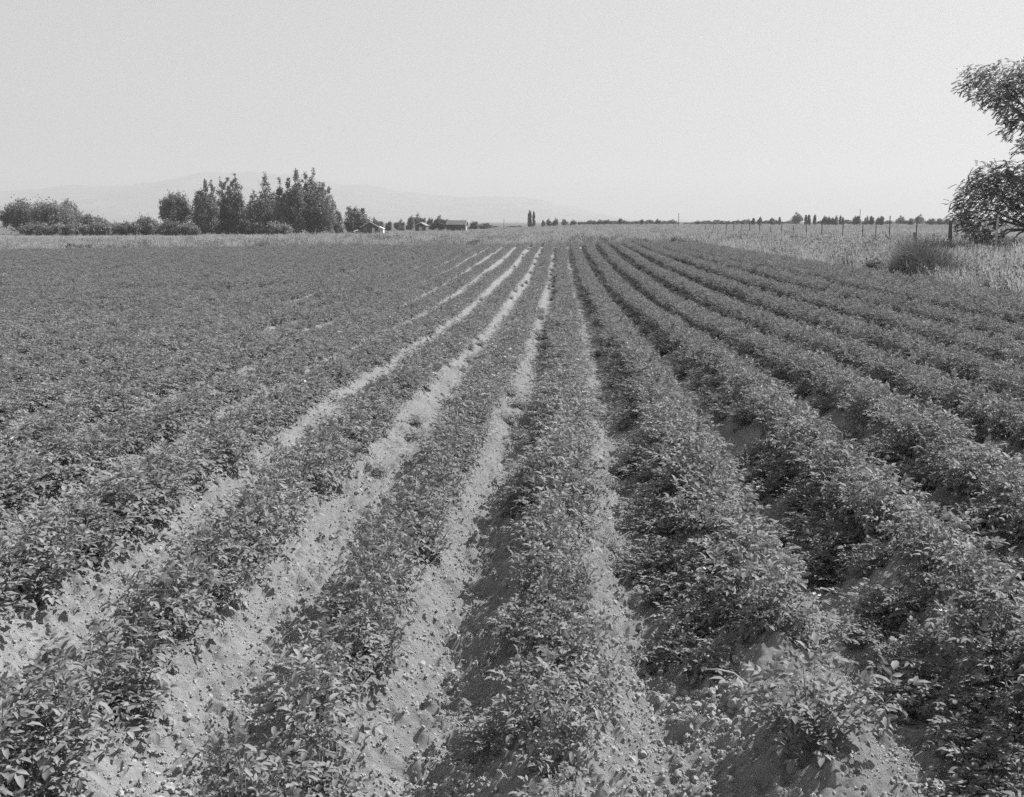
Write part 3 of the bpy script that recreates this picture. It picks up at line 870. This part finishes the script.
for px in (800.5, 803.5, 809): far_tree(px, 1250, 216.6, 2.4, 'slim', 'slim poplar just right of the largest skyline tree', 'slim poplars beside the largest skyline tree')
for i, px in enumerate((818, 822, 826, 830, 835)): far_tree(px, 1250, 215.3 + (i % 3), 5, 'tuft', 'poplar in the grove left of the tallest pole', 'poplar grove left of the tallest pole')
for i, px in enumerate((847, 851, 859, 864, 870, 874)): far_tree(px, 1300, 216.8 + (i % 2), 4, 'slim' if i % 2 else 'tuft', 'poplar in the broken row about the tallest pole', 'broken row of poplars about the tallest pole')
far_tree(891, 1000, 216, 9, 'round', 'dark tree behind the fence, left of the leaning stub post')
far_tree(902, 1300, 218.5, 8, 'round', 'low faint tree between the two dark skyline trees by the stub post')
far_tree(911, 1000, 215, 10, 'round', 'dark tree directly above the leaning stub post')
for px in (922, 930, 938, 946): far_tree(px, 1300, 218.6, 9, 'round', 'low faint tree on the skyline near the hanging tree', 'low trees beside the hanging tree')


# ------------------------------------------------------------------ the big tree with hanging branches at the right
TD = 72.0; TPX = 1019.0
def hanging_tree():
    X, Y, z0 = at(TPX, TD); m = TD / F; rd = random.Random(5); nr = np.random.default_rng(5)
    E = [(962, 84, 20, 13), (985, 88, 26, 20), (956, 102, 14, 9), (978, 105, 22, 16), (992, 124, 13, 20), (1012, 95, 28, 34), (1035, 80, 34, 34), (1060, 110, 34, 40), (947, 92, 8, 7),
         (985, 176, 30, 14), (968, 190, 22, 16), (990, 200, 34, 26), (958, 207, 15, 14), (978, 225, 27, 18), (984, 243, 12, 12), (1018, 195, 36, 40), (1045, 175, 34, 44), (952, 222, 11, 10), (972, 240, 13, 11), (995, 246, 14, 9), (1010, 130, 14, 18), (1008, 150, 12, 12), (1060, 220, 30, 34)]
    cr = MB(); tr = MB()
    topz = hz(95, TD) - z0
    trunk = [(0.3, 0, -.4), (.2, .1, 2), (-.1, 0, 4.2), (.1, 0, 7), (.2, 0, topz)]
    tr.tube(trunk, [.38, .32, .27, .2, .06], 10)
    for (px, py, rx, ry) in E:
        c = Vector(((px - TPX) * m, rd.uniform(-1.2, 1.2), hz(py, TD) - z0))
        s = Vector((0, 0, max(1.6, min(topz * .8, c.z - abs(c.x) * .55))))
        mid = s.lerp(c, .55) + Vector((0, 0, .35))
        tr.tube([s, mid, c], [.09, .05, .012], 6)
        vol = rx * ry * (.8 if py < 140 else 1.0)
        for q in range(int(vol * .52)):
            v = Vector((rd.gauss(0, 1), rd.gauss(0, 1), rd.gauss(0, 1))).normalized() * rd.random() ** .42
            p = c + Vector((v.x * rx * m, v.y * rx * m * .9, v.z * ry * m))
            # a drooping twig that carries two ranks of leaves
            out = Vector((p.x - s.x * .5, p.y, .3)).normalized()
            d = (out * .5 + Vector((rd.gauss(0, .7), rd.gauss(0, .7), rd.uniform(-.7, .6)))).normalized()
            L = rd.uniform(.3, .65); n = 11; pos = p.copy(); t0 = min(1, max(0, rd.gauss(.5, .22)))
            tp = [pos.copy()]
            for k in range(n):
                d = (d + Vector((0, 0, -.06))).normalized(); pos = pos + d * (L / n); tp.append(pos.copy())
                side = d.cross(Vector((0, 0, 1))); side = side.normalized() if side.length > .01 else Vector((1, 0, 0))
                for sg in (1, -1):
                    ld = (side * sg + d * .7 + Vector((0, 0, rd.uniform(-.6, .2)))).normalized()
                    leaflet(cr, pos, ld, Vector((rd.gauss(0, .4), rd.gauss(0, .4), 1)).normalized(), rd.uniform(.08, .14), .055, min(1, max(0, t0 + rd.gauss(0, .1))))
            tr.tube([tp[0], tp[5], tp[-1]], [.006, .005, .002], 3, cap=False)
    o = link('hanging_tree', None, None, (X, Y, z0)); tag(o, 'large tree at the right edge with leafy branches hanging low over the fence', 'tree')
    link('crown', cr.mesh('hanging_crown', M_elm), o); link('trunk', tr.mesh('hanging_trunk', M_bark), o)
hanging_tree()


# ------------------------------------------------------------------ fence at the right, poles
fence = link('wire_fence', None, None, (25, 68, 0))
tag(fence, 'old wire fence of thin uneven wooden posts running along the right side', 'fence')
FXX = 25.0
fp = [(985, 218, .07, M_pale), (940, 221, .13, M_post), (909, 217.5, .05, M_post), (882.5, 216, .045, M_post), (869, 224, .04, M_post), (855, 221, .04, M_post),
      (836.6, 222.5, .05, M_post), (816, 221, .05, M_post), (802.5, 225, .05, M_post), (789.5, 225, .05, M_post), (777, 224, .05, M_post), (765.5, 226, .05, M_post), (755.5, 221, .06, M_post),
      (746, 221, .06, M_post), (738.5, 224, .05, M_post), (730, 221, .06, M_post), (723.5, 222, .06, M_post), (717, 227, .06, M_post), (711, 225, .06, M_post), (703, 226, .06, M_post), (696, 229, .08, M_post)]
tops = []
for i, (px, yt, rad, mt) in enumerate(fp):
    Y = FXX * F / (px - VPX); rd = random.Random(i)
    if yt > 236: continue
    h = CAMZ - (yt - HOR) / F * Y
    lx, ly = rd.uniform(-.06, .06), rd.uniform(-.1, .1)
    mb = MB(); X = rd.uniform(-.12, .12)
    mb.tube([(X, Y - 68, -1.0), (X + lx * .4, Y - 68 + ly * .4, h * .45), (X + lx, Y - 68 + ly, h)], [rad * 1.1, rad, rad * .85], 8)
    o = link('post', mb.mesh('fence_post', mt), fence)
    if i == 0: o['label'] = 'pale slender fence post in front of the hanging tree'
    if i == 1: o['label'] = 'thickest dark fence post beside the dark bush'
    tops.append((X, Y - 68, lx, ly))
for hgt in (.45, .85, 1.2):
    mb = MB()
    P = [(x + lx * hgt / 2, y + ly * hgt / 2, hgt + .03 * ((i * 7) % 3 - 1)) for i, (x, y, lx, ly) in enumerate(tops)]
    P = [(P[0][0], P[0][1] - 34, P[0][2])] + P
    mb.tube(P, [.005] * len(P), 4, cap=False)
    link('wire', mb.mesh('fence_wire', M_wire), fence)

X, Y, z = at(909, 56)
mb = MB(); mb.tube([(0, 0, -.3), (-.03, 0, .7), (-.12, 0, 1.55)], [.06, .075, .10], 8)
tag(link('stub_post', mb.mesh('stub_post', M_post), None, (X, Y, z)), 'short dark stub post leaning left in the grass beside the dark bush', 'post')


def pole(px, d, ytop, rad, label, arm=True):
    X, Y, z = at(px, d); h = hz(ytop, d) - z
    o = link('utility_pole', None, None, (X, Y, z)); tag(o, label, 'pole')
    mb = MB(); mb.tube([(0, 0, -.5), (0, 0, h * .5), (0, 0, h)], [rad, rad * .85, rad * .65], 8); link('shaft', mb.mesh('pole_shaft', M_bark), o)
    if arm:
        mb = MB(); mb.box((-.9, -.06, h - .55), (.9, .06, h - .43)); link('crossarm', mb.mesh('pole_crossarm', M_bark), o)


pole(504.6, 520, 219, .16, 'leftmost pole, thin, on the skyline right of the barns', False)
pole(676.6, 560, 213.5, .2, 'middle pole on the skyline above the far end of the fence', False)
pole(852.6, 560, 209.5, .19, 'rightmost and tallest pole on the skyline', False)
pole(113, 372, 220, .13, 'thin short pole sticking up from the orchard trees at left', False)


# ------------------------------------------------------------------ farm buildings
def gable(name, px, d, w, l, eave, ridge, label, wallm, roofm, rotz=0.0, cat='house', win=(), door=None, over=.35, chimney=False, z=None):
    """a gabled building: the gable end faces -y before rotation"""
    X, Y, zz = at(px, d); zz = zz if z is None else z
    o = link(name, None, None, (X, Y, zz), rotz); tag(o, label, cat)
    mb = MB(); a = w / 2; b = l / 2
    V = [(-a, -b, -.4), (a, -b, -.4), (a, b, -.4), (-a, b, -.4), (-a, -b, eave), (a, -b, eave), (a, b, eave), (-a, b, eave), (0, -b, ridge), (0, b, ridge)]
    mb.add(V, [(0, 1, 5, 8, 4), (2, 3, 7, 9, 6), (1, 2, 6, 5), (3, 0, 4, 7)]); link('wall', mb.mesh('wall', wallm), o)
    mb = MB(); t = .16; s = (ridge - eave) / a
    for sg in (1, -1):
        x1 = sg * (a + over); z1 = eave - over * s; yb = b + over
        P = [(0, -yb, ridge + .02), (x1, -yb, z1 + .02), (x1, yb, z1 + .02), (0, yb, ridge + .02)]
        P += [(p[0], p[1], p[2] + t) for p in P]
        q = [(0, 1, 2, 3), (4, 7, 6, 5), (0, 4, 5, 1), (1, 5, 6, 2), (2, 6, 7, 3)]
        mb.add(P, q)
    rf = link('roof', mb.mesh('roof', roofm), o)
    if chimney:
        mb = MB(); mb.box((-.35, b * .3, ridge - .4), (.35, b * .3 + .7, ridge + 1.0)); link('chimney', mb.mesh('chimney', M_bark), rf)
    # bargeboards on the gable end
    mb = MB()
    for sg in (1, -1):
        x1 = sg * (a + over); z1 = eave - over * s; y = -b - over - .03
        P = [(0, y, ridge + .2), (x1, y, z1 + .2), (x1, y, z1 - .05), (0, y, ridge - .05)]
        P2 = [(p[0], p[1] - .05, p[2]) for p in P]
        mb.add(P + P2, [(0, 1, 2, 3), (7, 6, 5, 4), (0, 4, 5, 1), (1, 5, 6, 2), (2, 6, 7, 3)])
    link('bargeboard', mb.mesh('bargeboard', M_trim), o)
    for (wx, wz, ww, wh) in win:
        mb = MB(); mb.box((wx - ww / 2, -b - .06, wz), (wx + ww / 2, -b + .02, wz + wh)); f = link('window', mb.mesh('window_frame', M_trim), o)
        mb = MB(); mb.box((wx - ww / 2 + .1, -b - .08, wz + .1), (wx + ww / 2 - .1, -b - .061, wz + wh - .1)); link('pane', mb.mesh('window_pane', M_pane), f)
    if door:
        dx, dw, dh = door
        mb = MB(); mb.box((dx - dw / 2, -b - .06, 0), (dx + dw / 2, -b + .02, dh)); link('door', mb.mesh('door', M_trim if wallm is M_wall else M_wall), o)
    return o


gable('gabled_house', 371, 380, 5.6, 8, 2.3, 3.9, 'small dark house with a light edged gable facing the field', M_wall, M_roof, R(8), 'house', [(-1.4, 1.0, .8, 1.0)], (1.2, .9, 2.0))
gable('white_shed', 381, 388, 2.6, 3.2, 1.6, 2.2, 'small bright white shed against the right of the gabled house', M_white, M_white, R(0), 'shed', (), (-.3, .8, 1.4), .2)
gable('chicken_coop', 359.5, 382, 2.8, 2.0, .8, 1.25, 'low white hut on the grass left of the gabled house', M_white, M_white, R(20), 'hut', (), (.4, .5, .7), .15)
gable('small_barn', 423, 500, 4.6, 7, 2.4, 3.6, 'small dark gabled barn under the trees', M_wall, M_roof, R(-4), 'barn', (), (0, 1.4, 1.8))
gable('long_barn', 458, 500, 6.2, 8.2, 2.9, 4.6, 'long low dark barn, rightmost of the buildings', M_wall, M_wall, R(84), 'barn', (), (0, 1.6, 2.2), .3, z=-2.2)
gable('farmhouse', 211, 404, 6, 9.0, 2.2, 4.6, 'grey farmhouse half hidden below the left poplars', M_roof, M_bark, R(62), 'house', [(-1.2, .9, .8, 1.0)], (1.2, .9, 1.9))

# ------------------------------------------------------------------ mountains
prof = [(-700, 190), (-400, 182), (-150, 188), (0, 189), (45, 187), (80, 184.5), (125, 184), (150, 182.5), (172, 179.5), (188, 177), (200, 173), (220, 171.5), (250, 172), (300, 172.5), (320, 178), (345, 184), (375, 184.5),
        (395, 189), (430, 194), (460, 195), (500, 195), (530, 197), (555, 202), (580, 208), (610, 214), (640, 219), (700, 221.5), (1000, 221.5), (1500, 221)]
MD = 10500.0
px_s = np.linspace(-700, 1300, 420)
hh = np.interp(px_s, [p[0] for p in prof], [p[1] for p in prof])
hh = hh + (vnoise(px_s / 26, px_s * 0, 55) - .5) * 2.6 + (vnoise(px_s / 9, px_s * 0, 56) - .5) * 1.4
hh = np.minimum(hh, HOR)
dep = np.linspace(-2600, 1500, 46)
mv = []
for j, dd in enumerate(dep):
    d = MD + dd
    X = (px_s - VPX) / F * MD
    crest = (HOR - hh) / F * MD
    sh = np.clip(1 - abs(dd) / (2600 if dd < 0 else 1500), 0, 1) ** .8
    nzv = vnoise(X / 420, np.full_like(X, d / 600), 51) * .6 + vnoise(X / 160, np.full_like(X, d / 260), 52) * .4
    Z = crest * sh * (1 - .55 * (1 - sh) * nzv) + (nzv - .5) * 28 * min(1, sh * 2) * (crest > 3) - 12 * (1 - sh)
    mv.append(np.stack([X, np.full_like(X, d), Z - 2.0], -1))
mv = np.array(mv).reshape(-1, 3); n = len(px_s)
ii = np.arange(len(dep) * n).reshape(len(dep), n)
mf = np.stack([ii[:-1, :-1], ii[:-1, 1:], ii[1:, 1:], ii[1:, :-1]], -1).reshape(-1, 4)
mo = link('mountains', new_mesh('mountains', mv, mf, [M_rock], None, None, True)); mo['kind'] = 'structure'

# ------------------------------------------------------------------ haze
HAZE = True
if HAZE:
    mb = MB(); mb.box((-14500, -3200, -5.0), (14500, 15500, 620))
    hm = bpy.data.materials.new('hazy_air'); hm.use_nodes = True
    hn = hm.node_tree.nodes; hn.clear()
    out = hn.new('ShaderNodeOutputMaterial'); pv = hn.new('ShaderNodeVolumePrincipled')
    pv.inputs['Color'].default_value = (.55, .55, .55, 1); pv.inputs['Density'].default_value = 1.5e-4; pv.inputs['Anisotropy'].default_value = .2
    hm.node_tree.links.new(pv.outputs[0], out.inputs['Volume'])
    ho = link('haze', mb.mesh('haze', hm)); ho['kind'] = 'stuff'

# ------------------------------------------------------------------ sun, sky
EL, AZ = R(47.5), R(61)      # azimuth measured clockwise from the row direction (+Y)
sd = Vector((math.sin(AZ) * math.cos(EL), math.cos(AZ) * math.cos(EL), math.sin(EL)))
sun = bpy.data.lights.new('sun', 'SUN'); sun.energy = 5.0; sun.angle = R(.5); sun.color = (1, 1, 1)
so = bpy.data.objects.new('sun', sun); COL.objects.link(so)
so.rotation_euler = sd.to_track_quat('Z', 'Y').to_euler(); so.location = (30, -10, 60)

w = bpy.data.worlds.new('World'); scn.world = w; w.use_nodes = True
nt = w.node_tree; nd = nt.nodes; lk = nt.links
sky = nd.new('ShaderNodeTexSky'); sky.sky_type = 'NISHITA'; sky.sun_disc = False
sky.sun_elevation = EL; sky.sun_rotation = AZ; sky.air_density = 1.0; sky.dust_density = 3.0; sky.ozone_density = 1.0
bw = nd.new('ShaderNodeRGBToBW'); lk.new(sky.outputs[0], bw.inputs[0])
pw = nd.new('ShaderNodeMath'); pw.operation = 'POWER'; pw.inputs[1].default_value = .35; lk.new(bw.outputs[0], pw.inputs[0])
mu = nd.new('ShaderNodeMath'); mu.operation = 'MULTIPLY'; mu.inputs[1].default_value = 5 ** .65; lk.new(pw.outputs[0], mu.inputs[0])
lk.new(mu.outputs[0], nd['Background'].inputs['Color'])
nd['Background'].inputs['Strength'].default_value = .0635

# ------------------------------------------------------------------ render settings
scn.view_settings.view_transform = 'Standard'; scn.view_settings.look = 'None'
scn.view_settings.exposure = 1.14; scn.view_settings.gamma = 1.0
scn.render.engine = 'CYCLES'
cy = scn.cycles
cy.max_bounces = 5; cy.diffuse_bounces = 3; cy.glossy_bounces = 2; cy.transmission_bounces = 3; cy.volume_bounces = 1; cy.transparent_max_bounces = 4
cy.use_denoising = False
